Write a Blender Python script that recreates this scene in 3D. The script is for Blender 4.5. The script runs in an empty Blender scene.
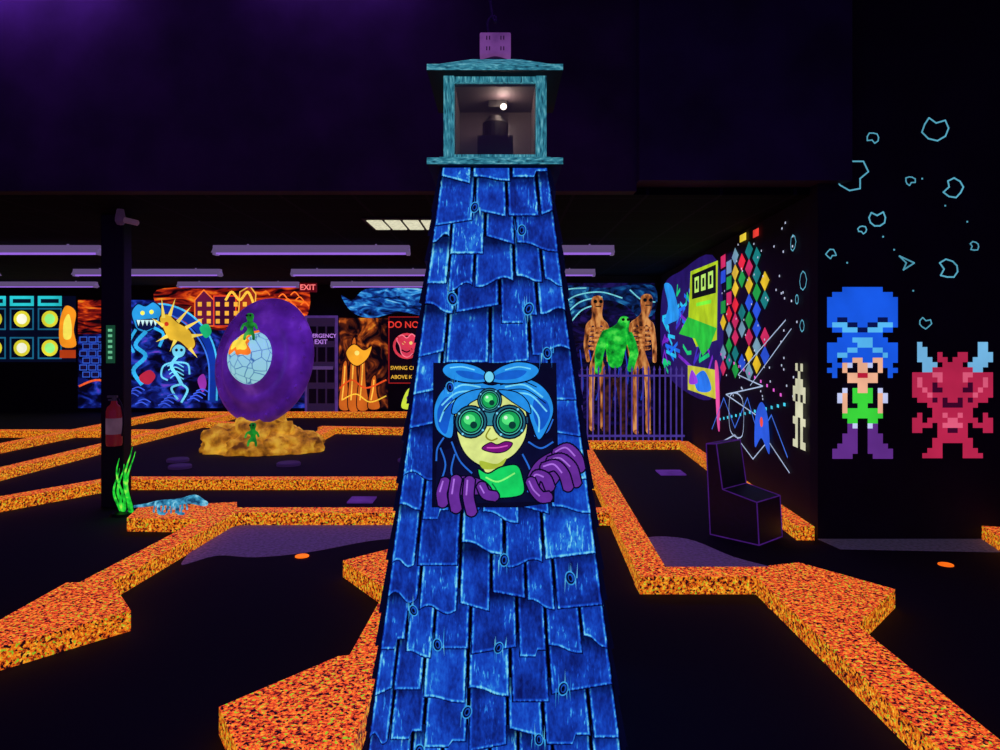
import bpy, math, random, bmesh
from mathutils import Vector, noise, Matrix
random.seed(7)
sc = bpy.context.scene
sc.view_settings.view_transform = 'Standard'
sc.view_settings.look = 'None'

# ------------------------------------------------------------ helpers
def lin(c):
    o = []
    for x in c[:3]:
        x = x / 255.0
        o.append(x / 12.92 if x <= 0.04045 else ((x + 0.055) / 1.055) ** 2.4)
    return (o[0], o[1], o[2], 1.0)

def newmat(name):
    m = bpy.data.materials.new(name); m.use_nodes = True
    nt = m.node_tree
    return m, nt, nt.nodes['Principled BSDF']

_p = {}
def paint(rgb, k=1.0, ns=6.0, var=0.35, base=0.25):
    """fluorescent paint with mottled brush coverage"""
    key = (tuple(rgb), k, ns, var, base)
    if key in _p: return _p[key]
    m, nt, b = newmat('paint_%d_%d_%d' % tuple(rgb))
    L = lin(rgb)
    tc = nt.nodes.new('ShaderNodeTexCoord')
    n = nt.nodes.new('ShaderNodeTexNoise'); n.inputs['Scale'].default_value = ns; n.inputs['Detail'].default_value = 4
    nt.links.new(tc.outputs['Object'], n.inputs['Vector'])
    r = nt.nodes.new('ShaderNodeMapRange')
    r.inputs['From Min'].default_value = .3; r.inputs['From Max'].default_value = .7
    r.inputs['To Min'].default_value = k * (1 - var); r.inputs['To Max'].default_value = k * (1 + var * .4)
    nt.links.new(n.outputs['Fac'], r.inputs['Value'])
    b.inputs['Base Color'].default_value = (L[0] * base, L[1] * base, L[2] * base, 1)
    b.inputs['Roughness'].default_value = .8
    b.inputs['Emission Color'].default_value = L
    nt.links.new(r.outputs['Result'], b.inputs['Emission Strength'])
    _p[key] = m
    return m

def ramp_mat(name, stops, scale=(1, 1, 1), ns=10, detail=4, k=1.0, base=.3, rough=.8, dist=0.0):
    m, nt, b = newmat(name)
    tc = nt.nodes.new('ShaderNodeTexCoord')
    mp = nt.nodes.new('ShaderNodeMapping'); mp.inputs['Scale'].default_value = scale
    nt.links.new(tc.outputs['Object'], mp.inputs['Vector'])
    n = nt.nodes.new('ShaderNodeTexNoise'); n.inputs['Detail'].default_value = detail
    n.inputs['Distortion'].default_value = dist; out = n.outputs['Fac']
    n.inputs['Scale'].default_value = ns
    nt.links.new(mp.outputs['Vector'], n.inputs['Vector'])
    cr = nt.nodes.new('ShaderNodeValToRGB')
    els = cr.color_ramp.elements
    while len(els) > 1: els.remove(els[-1])
    els[0].position = stops[0][0]; els[0].color = lin(stops[0][1])
    for p, c in stops[1:]:
        e = els.new(p); e.color = lin(c)
    nt.links.new(out, cr.inputs['Fac'])
    nt.links.new(cr.outputs['Color'], b.inputs['Emission Color'])
    b.inputs['Emission Strength'].default_value = k
    mx = nt.nodes.new('ShaderNodeVectorMath'); mx.operation = 'SCALE'; mx.inputs['Scale'].default_value = base
    nt.links.new(cr.outputs['Color'], mx.inputs[0]); nt.links.new(mx.outputs[0], b.inputs['Base Color'])
    b.inputs['Roughness'].default_value = rough
    return m

def matte(name, rgb, rough=.9, ns=0, em=0.0):
    m, nt, b = newmat(name)
    b.inputs['Base Color'].default_value = lin(rgb); b.inputs['Roughness'].default_value = rough
    if ns:
        tc = nt.nodes.new('ShaderNodeTexCoord')
        n = nt.nodes.new('ShaderNodeTexNoise'); n.inputs['Scale'].default_value = ns; n.inputs['Detail'].default_value = 5
        nt.links.new(tc.outputs['Object'], n.inputs['Vector'])
        cr = nt.nodes.new('ShaderNodeValToRGB')
        cr.color_ramp.elements[0].position = .3; cr.color_ramp.elements[1].position = .7
        cr.color_ramp.elements[0].color = lin([x * .7 for x in rgb]); cr.color_ramp.elements[1].color = lin([min(255, x * 1.2) for x in rgb])
        nt.links.new(n.outputs['Fac'], cr.inputs['Fac']); nt.links.new(cr.outputs['Color'], b.inputs['Base Color'])
    if em:
        b.inputs['Emission Color'].default_value = lin(rgb); b.inputs['Emission Strength'].default_value = em
    return m

def link(o, parent=None):
    sc.collection.objects.link(o)
    if parent: o.parent = parent
    return o

def empty(name):
    e = bpy.data.objects.new(name, None); e.empty_display_size = .1
    return link(e)

def mesh(name, vs, fs, mats, mi=None, parent=None, smooth=False):
    me = bpy.data.meshes.new(name)
    me.from_pydata([tuple(v) for v in vs], [], fs)
    for m in (mats if isinstance(mats, list) else [mats]): me.materials.append(m)
    if mi:
        for p, i in zip(me.polygons, mi): p.material_index = i
    if smooth:
        for p in me.polygons: p.use_smooth = True
    me.update()
    return link(bpy.data.objects.new(name, me), parent)

def boxdata(x0, x1, y0, y1, z0, z1):
    v = [(x0, y0, z0), (x1, y0, z0), (x1, y1, z0), (x0, y1, z0), (x0, y0, z1), (x1, y0, z1), (x1, y1, z1), (x0, y1, z1)]
    f = [(0, 3, 2, 1), (4, 5, 6, 7), (0, 1, 5, 4), (1, 2, 6, 5), (2, 3, 7, 6), (3, 0, 4, 7)]
    return v, f

def box(name, x0, x1, y0, y1, z0, z1, mat, parent=None, bevel=0):
    v, f = boxdata(x0, x1, y0, y1, z0, z1)
    o = mesh(name, v, f, mat, parent=parent)
    if bevel:
        b = o.modifiers.new('bev', 'BEVEL'); b.width = bevel; b.segments = 2
    return o

class MB:
    def __init__(s): s.v = []; s.f = []; s.m = []
    def add(s, v, f, mi=0):
        k = len(s.v); s.v += [tuple(x) for x in v]
        for q in f: s.f.append(tuple(i + k for i in q)); s.m.append(mi)
    def box(s, *a, mi=0):
        v, f = boxdata(*a); s.add(v, f, mi)
    def prism(s, pts, z0, z1, mi=0, mtop=None):
        n = len(pts)
        if sum(pts[i][0] * pts[(i + 1) % n][1] - pts[(i + 1) % n][0] * pts[i][1] for i in range(n)) < 0: pts = pts[::-1]
        v = [(x, y, z0) for x, y in pts] + [(x, y, z1) for x, y in pts]
        s.add(v, [tuple(range(n - 1, -1, -1))] + [(i, (i + 1) % n, (i + 1) % n + n, i + n) for i in range(n)], mi)
        s.add([(x, y, z1) for x, y in pts], [tuple(range(n))], mi if mtop is None else mtop)
    def lathe(s, prof, M=Matrix(), n=32, mi=0):
        v = []; f = []
        for r, h in prof:
            for k in range(n):
                a = 2 * math.pi * k / n
                v.append(M @ Vector((r * math.cos(a), r * math.sin(a), h)))
        for i in range(len(prof) - 1):
            for k in range(n):
                f.append((i * n + k, i * n + (k + 1) % n, (i + 1) * n + (k + 1) % n, (i + 1) * n + k))
        f.append(tuple(range(n - 1, -1, -1))); f.append(tuple(range((len(prof) - 1) * n, len(prof) * n)))
        s.add(v, f, mi)
    def build(s, name, mats, parent=None, smooth=False):
        return mesh(name, s.v, s.f, mats, s.m, parent, smooth)

def tube(name, pts, r, mat, parent=None, cyclic=False, smooth=False):
    cu = bpy.data.curves.new(name, 'CURVE'); cu.dimensions = '3D'; cu.bevel_depth = r; cu.bevel_resolution = 2; cu.use_fill_caps = True
    sp = cu.splines.new('NURBS' if smooth else 'POLY'); sp.points.add(len(pts) - 1)
    for i, p in enumerate(pts): sp.points[i].co = (p[0], p[1], p[2], 1)
    if smooth: sp.use_endpoint_u = True; sp.order_u = 4
    sp.use_cyclic_u = cyclic
    cu.materials.append(mat)
    return link(bpy.data.objects.new(name, cu), parent)

def skin(name, verts, edges, mat, parent=None, sub=2):
    """verts: (x,y,z,r)"""
    me = bpy.data.meshes.new(name)
    me.from_pydata([v[:3] for v in verts], edges, [])
    me.materials.append(mat)
    o = link(bpy.data.objects.new(name, me), parent)
    o.modifiers.new('Skin', 'SKIN').use_smooth_shade = True
    for i, v in enumerate(verts):
        me.skin_vertices[0].data[i].radius = (v[3], v[3])
        me.skin_vertices[0].data[i].use_root = (i == 0)
    s = o.modifiers.new('Sub', 'SUBSURF'); s.levels = sub; s.render_levels = sub
    return o

def text(name, body, size, loc, rot, mat, parent=None, sx=1.0):
    cu = bpy.data.curves.new(name, 'FONT'); cu.body = body; cu.size = size
    cu.align_x = 'CENTER'; cu.align_y = 'CENTER'; cu.extrude = .002; cu.offset = size * .015
    cu.materials.append(mat)
    o = link(bpy.data.objects.new(name, cu), parent)
    o.location = loc; o.rotation_euler = rot; o.scale = (sx, 1, 1)
    return o

def spl(c, closed=True, n=6):
    out = []; N = len(c)
    rng = range(N) if closed else range(N - 1)
    for i in rng:
        if closed: p0, p1, p2, p3 = c[(i - 1) % N], c[i], c[(i + 1) % N], c[(i + 2) % N]
        else: p0, p1, p2, p3 = c[max(i - 1, 0)], c[i], c[i + 1], c[min(i + 2, N - 1)]
        for k in range(n):
            t = k / n
            out.append(tuple(.5 * ((2 * p1[d]) + (-p0[d] + p2[d]) * t + (2 * p0[d] - 5 * p1[d] + 4 * p2[d] - p3[d]) * t * t + (-p0[d] + 3 * p1[d] - 3 * p2[d] + p3[d]) * t ** 3) for d in range(2)))
    if not closed: out.append(tuple(c[-1]))
    return out

class Art:
    """flat painted artwork on a wall; fn maps board coords + paint thickness to the wall"""
    def __init__(s, name, fn, step=.0002, ns=6, k=1.0, var=.35, start=.002):
        s.name = name; s.fn = fn; s.step = step; s.d = start; s.v = []; s.f = []; s.m = []; s.mats = []; s.ns = ns; s.k = k; s.var = var
    def mi(s, c):
        m = c if isinstance(c, bpy.types.Material) else paint(c, s.k, s.ns, s.var)
        if m not in s.mats: s.mats.append(m)
        return s.mats.index(m)
    def raw(s, mi, pts):
        k = len(s.v); s.v += [s.fn(a, b, s.d) for a, b in pts]; s.f.append(tuple(range(k, k + len(pts)))); s.m.append(mi)
    def poly(s, c, pts, ol=None, w=1.0):
        s.d += s.step; s.raw(s.mi(c), pts)
        if ol is not None: s.line(ol, pts, w, True)
    def sm(s, c, ctrl, ol=None, w=1.0): s.poly(c, spl(ctrl), ol, w)
    def ell(s, c, cx, cy, rx, ry=None, rot=0, ol=None, w=1.0, n=20):
        ry = rx if ry is None else ry; ca, sa = math.cos(rot), math.sin(rot)
        s.poly(c, [(cx + rx * math.cos(t) * ca - ry * math.sin(t) * sa, cy + rx * math.cos(t) * sa + ry * math.sin(t) * ca) for t in [2 * math.pi * i / n for i in range(n)]], ol, w)
    def rect(s, c, a0, b0, a1, b1, ol=None, w=1.0): s.poly(c, [(a0, b0), (a1, b0), (a1, b1), (a0, b1)], ol, w)
    def line(s, c, pts, w, closed=False):
        s.d += s.step; mi = s.mi(c); N = len(pts); h = w / 2
        for i in range(N if closed else N - 1):
            a = pts[i]; b = pts[(i + 1) % N]; dx, dy = b[0] - a[0], b[1] - a[1]; L = math.hypot(dx, dy)
            if L < 1e-6: continue
            nx, ny = -dy / L * h, dx / L * h; ex, ey = dx / L * h * .5, dy / L * h * .5
            s.raw(mi, [(a[0] - ex + nx, a[1] - ey + ny), (b[0] + ex + nx, b[1] + ey + ny), (b[0] + ex - nx, b[1] + ey - ny), (a[0] - ex - nx, a[1] - ey - ny)])
    def sline(s, c, ctrl, w, closed=False): s.line(c, spl(ctrl, closed), w, closed)
    def build(s, parent=None): return mesh(s.name, s.v, s.f, s.mats, s.m, parent)

# ------------------------------------------------------------ camera
cd = bpy.data.cameras.new('camera'); cam = link(bpy.data.objects.new('camera', cd))
cam.location = (0, 0, 1.6); cam.rotation_euler = (math.radians(90), 0, 0)
cd.sensor_width = 36; cd.lens = 25.92; cd.shift_y = -.035; cd.clip_start = .05
sc.camera = cam

w = bpy.data.worlds.new('world'); sc.world = w; w.use_nodes = True
w.node_tree.nodes['Background'].inputs[0].default_value = (.16, .035, .55, 1)
w.node_tree.nodes['Background'].inputs[1].default_value = .40

# ------------------------------------------------------------ room
m_wall = matte('dark_wall_paint', (62, 46, 68), .85, 2)
m_black = matte('black_wall_paint', (22, 19, 28), .9, 3)
m_floor = matte('black_carpet', (11, 9, 16), .95, 60)
m_strip = matte('lavender_carpet', (140, 105, 165), .95, 40, .12)
m_grey = matte('grey_carpet', (120, 110, 135), .95, 40, .08)
mc, nt, b = newmat('ceiling_tiles')
tc = nt.nodes.new('ShaderNodeTexCoord'); br = nt.nodes.new('ShaderNodeTexBrick')
br.offset = 0; br.inputs['Scale'].default_value = 1; br.inputs['Brick Width'].default_value = .61; br.inputs['Row Height'].default_value = .61
br.inputs['Mortar Size'].default_value = .015
br.inputs['Color1'].default_value = lin((12, 11, 20)); br.inputs['Color2'].default_value = lin((9, 9, 17)); br.inputs['Mortar'].default_value = lin((34, 30, 48))
nt.links.new(tc.outputs['Object'], br.inputs['Vector']); nt.links.new(br.outputs['Color'], b.inputs['Base Color'])
b.inputs['Roughness'].default_value = .95; b.inputs['Specular IOR Level'].default_value = .1

box('floor', -12, 8, -1, 17, -.1, 0, m_floor)
box('ceiling', -12, 3.4, 5.95, 17, 2.8, 2.9, mc)
box('ceiling_high', -12, 8, -1, 5.95, 4.75, 4.85, m_black)
box('wall_bulkhead', -12, 1.1, 5.8, 5.95, 2.8, 4.75, m_wall)
box('wall_bulkhead_side', 1.1, 2.78, 5.68, 5.95, 2.86, 4.75, matte('bulkhead_paint', (50, 42, 66), .8, 2))
box('wall_arcade', 2.56, 8, 5.8, 5.95, 0, 4.75, m_black)
box('wall_left', -12.1, -12, -1, 17, 0, 4.75, m_black)
box('wall_right', 8, 8.1, -1, 5.95, 0, 4.75, m_black)
box('wall_back', -12, .62, 16, 16.1, 0, 2.8, m_black)
box('wall_cave', .6, 3.05, 13.5, 13.6, 0, 2.8, m_black)
box('wall_jog', .52, .6, 13.6, 16, 0, 2.8, m_black)
def sideX(y): return 2.229 + .0571 * y
mesh('wall_side', [(sideX(5.95), 5.95, 0), (sideX(13.5), 13.5, 0), (sideX(13.5) + .1, 13.5, 0), (sideX(5.95) + .1, 5.95, 0),
                   (sideX(5.95), 5.95, 2.8), (sideX(13.5), 13.5, 2.8), (sideX(13.5) + .1, 13.5, 2.8), (sideX(5.95) + .1, 5.95, 2.8)],
     [(0, 1, 2, 3), (4, 5, 6, 7), (0, 1, 5, 4), (1, 2, 6, 5), (2, 3, 7, 6), (3, 0, 4, 7)], m_black)

# ------------------------------------------------------------ curb
def curb_mat(name, stops, k):
    m, nt, b = newmat(name)
    tc = nt.nodes.new('ShaderNodeTexCoord')
    n1 = nt.nodes.new('ShaderNodeTexNoise'); n1.inputs['Scale'].default_value = 44; n1.inputs['Detail'].default_value = 5; n1.inputs['Roughness'].default_value = .75
    nt.links.new(tc.outputs['Object'], n1.inputs['Vector'])
    cr = nt.nodes.new('ShaderNodeValToRGB'); e = cr.color_ramp.elements
    e[0].position = stops[0][0]; e[0].color = lin(stops[0][1]); e[1].position = stops[1][0]; e[1].color = lin(stops[1][1])
    for p, c in stops[2:]:
        q = e.new(p); q.color = lin(c)
    nt.links.new(n1.outputs['Fac'], cr.inputs['Fac'])
    n2 = nt.nodes.new('ShaderNodeTexNoise'); n2.inputs['Scale'].default_value = 60; n2.inputs['Detail'].default_value = 2
    mp = nt.nodes.new('ShaderNodeMapping'); mp.inputs['Location'].default_value = (5, 3, 9)
    nt.links.new(tc.outputs['Object'], mp.inputs['Vector']); nt.links.new(mp.outputs['Vector'], n2.inputs['Vector'])
    gt = nt.nodes.new('ShaderNodeMapRange'); gt.inputs['From Min'].default_value = .62; gt.inputs['From Max'].default_value = .65
    nt.links.new(n2.outputs['Fac'], gt.inputs['Value'])
    mx = nt.nodes.new('ShaderNodeMix'); mx.data_type = 'RGBA'
    nt.links.new(gt.outputs['Result'], mx.inputs['Factor']); nt.links.new(cr.outputs['Color'], mx.inputs['A']); mx.inputs['B'].default_value = lin((140, 190, 40))
    dk = nt.nodes.new('ShaderNodeMapRange'); dk.inputs['From Min'].default_value = .40; dk.inputs['From Max'].default_value = .44
    nt.links.new(n2.outputs['Fac'], dk.inputs['Value'])
    mx2 = nt.nodes.new('ShaderNodeMix'); mx2.data_type = 'RGBA'
    nt.links.new(dk.outputs['Result'], mx2.inputs['Factor']); mx2.inputs['A'].default_value = lin((22, 4, 14)); nt.links.new(mx.outputs['Result'], mx2.inputs['B'])
    nt.links.new(mx2.outputs['Result'], b.inputs['Emission Color']); b.inputs['Emission Strength'].default_value = k
    b.inputs['Base Color'].default_value = lin((80, 30, 15)); b.inputs['Roughness'].default_value = .9
    return m
m_ctop = curb_mat('splatter_carpet_top', [(.38, (46, 8, 16)), (.45, (205, 46, 30)), (.53, (250, 94, 36)), (.61, (255, 150, 50)), (.68, (255, 215, 80))], 1.1)
m_cside = curb_mat('splatter_carpet_side', [(.38, (40, 12, 8)), (.45, (200, 66, 14)), (.53, (244, 124, 22)), (.60, (252, 180, 40)), (.70, (255, 230, 90))], .95)

def seg(mb, a, c, wd=.24, h=.11):
    dx, dy = c[0] - a[0], c[1] - a[1]; L = math.hypot(dx, dy); nx, ny = -dy / L * wd / 2, dx / L * wd / 2
    mb.prism([(a[0] - nx, a[1] - ny), (c[0] - nx, c[1] - ny), (c[0] + nx, c[1] + ny), (a[0] + nx, a[1] + ny)], 0, h, 0, 1)
def curb(segs, slabs=(), wd=.2):
    mb = MB()
    for i, s in enumerate(segs): seg(mb, s[0], s[1], s[2] if len(s) > 2 else wd, .11 + .0002 * i)
    for p in slabs: mb.prism(p, 0, .112, 0, 1)
    return mb.build('golf_lane_curb', [m_cside, m_ctop])
curb([((-2.50, 4.2), (-2.37, 6.4)), ((-2.42, 6.31), (1.0, 6.31), .2)],
     [[(-2.66, 4.42), (-2.38, 4.42), (-2.03, 3.96), (-2.65, 3.2), (-3.0, 3.3), (-2.66, 3.8)],
      [(-3.22, 6.42), (-3.12, 6.02), (-2.5, 5.98), (-2.3, 6.3), (-2.42, 6.62)]])
curb([((-.64, 3.3), (-.60, 4.5), .15)],
     [[(-1.14, 2.92), (-.76, 3.39), (-.62, 3.42), (-.54, 3.3), (-.54, 2.4), (-.85, 2.45)],
      [(-1.06, 4.86), (-.73, 5.19), (-.3, 5.19), (-.3, 4.1), (-.6, 4.18)]])
curb([((1.2, 10.6), (1.1, 7.9), .18), ((1.12, 7.95), (.98, 4.55), .2), ((.88, 4.63), (1.9, 4.63), .2), ((1.74, 4.7), (1.73, 2.0), .26)],
     [[(1.77, 4.75), (2.0, 4.82), (2.36, 4.3), (1.86, 3.75), (1.6, 4.3)]])
curb([((-4.1, 7.77), (1.06, 7.77), .18), ((-5.2, 5.9), (-4.1, 7.85))])
curb([((-5.8, 7.6), (-5.45, 14.8), .2), ((-7.2, 9.0), (-6.9, 14.8), .2), ((-9.5, 11.9), (-5.6, 11.9), .2),
      ((-6.9, 14.9), (-.9, 14.9), .2), ((-5.5, 13.3), (-4.2, 12.7), .18)])
curb([((-3.1, 12.4), (-.9, 12.1), .2), ((-2.9, 11.3), (-2.9, 12.4), .2)])
curb([((1.25, 10.6), (2.68, 10.6), .18), ((2.70, 10.6), (2.44, 5.75), .14)])
curb([((3.95, 5.75), (3.6, 4.4), .18)])

def patch(name, pts, mat, z=.004):
    mb = MB(); mb.prism(pts, 0.0005, z); return mb.build(name, mat)
patch('putting_green', spl([(-2.25, 6.19), (-.7, 6.19), (-.7, 5.88), (-1.05, 5.72), (-1.45, 5.42), (-1.8, 5.30), (-2.1, 5.34), (-2.28, 5.15)], True, 5), m_strip)
patch('putting_green', spl([(1.15, 5.75), (1.5, 5.78), (1.72, 5.3), (2.0, 4.85), (1.15, 4.8)], True, 5), m_strip)
patch('putting_green', [(2.55, 5.78), (6, 5.78), (6, 5.5), (3.8, 5.42), (2.6, 5.5)], m_grey)
m_tee = paint((84, 40, 136), .8)
def disc(name, x, y, r, mat, h=.02, z=0):
    mb = MB(); mb.lathe([(r, 0), (r, h * .7), (r * .9, h), (0.001, h)], Matrix.Translation((x, y, z))); return mb.build(name, mat)
disc('golf_hole_cup', -1.46, 5.31, .05, paint((255, 110, 20), 1.3), .008, .004)
disc('golf_hole_cup', 3.17, 5.12, .05, paint((255, 110, 20), 1.3), .008)
m_disc = matte('disc_purple', (60, 36, 86), .7, 0, .3)
for x, y, r in [(-4.0, 9.0, .14), (-4.25, 9.5, .14), (-2.7, 9.2, .15), (-1.2, 9.5, .15)]:
    disc('stepping_disc', x, y, r, m_disc, .04)
box('tee_mat', -1.5, -1.25, 7.05, 7.3, 0, .015, m_tee); box('tee_mat', 1.9, 2.2, 8.5, 8.8, 0, .015, m_tee)

# ------------------------------------------------------------ blacklight fixtures
m_house = matte('fixture_enamel', (150, 125, 185), .5, 0, .32)
m_tube = paint((158, 106, 230), .95, 2, .1)
def fixture(x, y, L=2.44):
    e = empty('blacklight_fixture'); z = 2.68
    mb = MB()
    mb.box(x - L / 2, x + L / 2, y - .05, y + .05, z + .04, z + .10)
    mb.add([(x - L / 2, y - .11, z + .0), (x + L / 2, y - .11, z + .0), (x + L / 2, y - .05, z + .06), (x - L / 2, y - .05, z + .06)], [(0, 1, 2, 3)])
    mb.add([(x - L / 2, y + .11, z + .0), (x + L / 2, y + .11, z + .0), (x + L / 2, y + .05, z + .06), (x - L / 2, y + .05, z + .06)], [(0, 1, 2, 3)])
    for s in (-1, 1): mb.box(x + s * (L / 2 - .02) - .02, x + s * (L / 2 - .02) + .02, y - .06, y + .06, z - .02, z + .06)
    for s in (-.8, .8): mb.box(x + s - .01, x + s + .01, y - .01, y + .01, z + .10, 2.799)
    mb.build('housing', m_house, e)
    mb = MB()
    for q in (-.035, .035): mb.lathe([(.016, 0), (.016, L - .06)], Matrix.Translation((x - L / 2 + .03, y + q, z + .005)) @ Matrix.Rotation(math.pi / 2, 4, 'Y'), 12)
    mb.build('tube', m_tube, e, True)
for x, y, L in [(-2.35, 9, 2.44), (-6.2, 9, 2.44), (.32, 9, 2.2), (-5.87, 12, 2.44), (-2.25, 12, 2.44), (.36, 12, 2.44),
                (-9.4, 14.6, 2.44), (-5.3, 14.6, 2.44), (-2.2, 14.6, 2.44), (-9.6, 12, 2.44)]:
    fixture(x, y, L)
e = empty('ceiling_troffer')
m_warm = paint((225, 222, 190), 1.0, 30, .3)
box('frame', -1.36, -.60, 7.05, 7.75, 2.785, 2.799, matte('troffer_frame', (60, 50, 60)), e)
for i in range(4): box('diffuser_%d' % i, -1.32 + i * .18, -1.17 + i * .18, 7.12, 7.68, 2.775, 2.785, m_warm, e)
m_vent = matte('vent', (70, 60, 110), .6, 0, .15)
for x in (-8.6, -6.5): box('ceiling_vent', x, x + .6, 7.2, 7.6, 2.78, 2.799, m_vent)

def area(name, loc, rot, sx, sy, p, col):
    l = bpy.data.lights.new(name, 'AREA'); l.shape = 'RECTANGLE'; l.size = sx; l.size_y = sy; l.energy = p; l.color = col
    o = link(bpy.data.objects.new(name, l)); o.location = loc; o.rotation_euler = rot; return o
V = (.30, .08, 1.0)
area('blacklight_glow_a', (-3, 9, 2.65), (0, 0, 0), 6, .3, 30, V)
area('blacklight_glow_b', (-3, 12.3, 2.65), (0, 0, 0), 6, .3, 30, V)
area('blacklight_glow_c', (1.6, 8.6, 2.65), (0, 0, 0), 2, .3, 12, V)
area('blacklight_wash_left', (-3.9, 5.5, 4.55), (math.radians(60), 0, 0), 1.6, .10, 9, V)
area('blacklight_wash_right', (-1.35, 5.55, 4.66), (math.radians(55), 0, 0), 1.2, .10, 5, V)
area('blacklight_glow_front', (0, 2, 4.7), (0, 0, 0), 5, .3, 22, V)

# ------------------------------------------------------------ lighthouse tower
TX, TY, TH = -.02, 3.1, 2.289
def tw(z): return .4765 - .1144 * z
tower = empty('lighthouse_tower')
mb = MB()
mb.add([(TX - tw(0), TY - tw(0), 0), (TX + tw(0), TY - tw(0), 0), (TX + tw(0), TY + tw(0), 0), (TX - tw(0), TY + tw(0), 0),
        (TX - tw(TH), TY - tw(TH), TH), (TX + tw(TH), TY - tw(TH), TH), (TX + tw(TH), TY + tw(TH), TH), (TX - tw(TH), TY + tw(TH), TH)],
       [(0, 3, 2, 1), (4, 5, 6, 7), (0, 1, 5, 4), (1, 2, 6, 5), (2, 3, 7, 6), (3, 0, 4, 7)])
mb.build('tower_core', matte('tower_core', (6, 6, 22)), tower)

# shingle paint: dark outline, bright brushed rim, streaky blue interior. UVMap=(dist left, dist above butt) UV2=(dist right, dist to row above)
def shingle_mat():
    m, nt, b = newmat('shingle_paint'); N = nt.nodes.new; Lk = nt.links.new
    def M_(op, a, c=None):
        n = N('ShaderNodeMath'); n.operation = op
        for i, x in enumerate((a, c)):
            if x is None: continue
            if isinstance(x, (int, float)): n.inputs[i].default_value = x
            else: Lk(x, n.inputs[i])
        return n.outputs[0]
    def MR(x, a, c, d=0.0, e=1.0):
        n = N('ShaderNodeMapRange'); Lk(x, n.inputs['Value']); n.inputs['From Min'].default_value = a; n.inputs['From Max'].default_value = c
        n.inputs['To Min'].default_value = d; n.inputs['To Max'].default_value = e; return n.outputs[0]
    uv = N('ShaderNodeUVMap'); uv.uv_map = 'UVMap'; s1 = N('ShaderNodeSeparateXYZ'); Lk(uv.outputs[0], s1.inputs[0])
    u2 = N('ShaderNodeUVMap'); u2.uv_map = 'UV2'; s2 = N('ShaderNodeSeparateXYZ'); Lk(u2.outputs[0], s2.inputs[0])
    tc = N('ShaderNodeTexCoord')
    def noi(scale, sc_, det, dist=0):
        mp = N('ShaderNodeMapping'); mp.inputs['Scale'].default_value = scale; Lk(tc.outputs['Object'], mp.inputs['Vector'])
        n = N('ShaderNodeTexNoise'); n.inputs['Scale'].default_value = sc_; n.inputs['Detail'].default_value = det; n.inputs['Distortion'].default_value = dist
        Lk(mp.outputs['Vector'], n.inputs['Vector']); return n.outputs['Fac']
    fine = noi((110, 110, 50), 1, 4, .2); streak = noi((30, 30, 9), 1, 3, .3); blot = noi((1, 1, 1), 9, 3); grain = noi((130, 130, 9), 1, 3, .2)
    at = N('ShaderNodeAttribute'); at.attribute_name = 'rnd'
    wob = M_('MULTIPLY', M_('SUBTRACT', fine, .5), .007)
    dl = M_('MINIMUM', s1.outputs[0], s2.outputs[0]); d = M_('ADD', M_('MINIMUM', dl, s1.outputs[1]), wob)
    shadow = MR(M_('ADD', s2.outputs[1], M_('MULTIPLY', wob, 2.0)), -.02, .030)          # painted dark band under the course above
    rim = M_('MULTIPLY', MR(d, .0035, .0065), MR(d, .0085, .015, 1, 0))
    outline = MR(d, .0015, .0045)
    t = M_('ADD', M_('MULTIPLY', streak, .38), M_('MULTIPLY', blot, .40))
    t = M_('ADD', t, .11)
    t = M_('ADD', t, M_('MULTIPLY', M_('SUBTRACT', fine, .5), .30))
    t = M_('ADD', t, M_('MULTIPLY', M_('SUBTRACT', at.outputs['Fac'], .5), .16))
    t = M_('ADD', t, M_('MULTIPLY', rim, M_('MULTIPLY', fine, .42)))
    gs = M_('MULTIPLY', MR(grain, .57, .64), MR(blot, .50, .60))
    t = M_('ADD', t, M_('MULTIPLY', gs, .20))
    cr = N('ShaderNodeValToRGB'); e = cr.color_ramp.elements
    e[0].position = .30; e[0].color = lin((8, 22, 92)); e[1].position = .86; e[1].color = lin((130, 226, 250))
    for p, c in [(.42, (14, 46, 148)), (.52, (20, 66, 188)), (.62, (28, 92, 218)), (.72, (52, 156, 240))]:
        q = e.new(p); q.color = lin(c)
    Lk(t, cr.inputs['Fac']); Lk(cr.outputs['Color'], b.inputs['Emission Color'])
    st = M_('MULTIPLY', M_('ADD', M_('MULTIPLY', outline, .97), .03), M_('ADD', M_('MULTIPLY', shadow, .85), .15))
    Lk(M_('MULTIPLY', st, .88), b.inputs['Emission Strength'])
    b.inputs['Base Color'].default_value = lin((8, 14, 50)); b.inputs['Roughness'].default_value = .7
    return m
m_sh = shingle_mat(); m_edge = paint((6, 12, 50), .4)
vs = []; fs = []; uva = []; uvb = []; rnds = []; mis = []
def face_pt(side, s, z, off):
    p = Vector((s * tw(z), -(tw(z) + off), 0)); p.rotate(Matrix.Rotation(side * math.pi / 2, 3, 'Z'))
    return (TX + p.x, TY + p.y, z)
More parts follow.
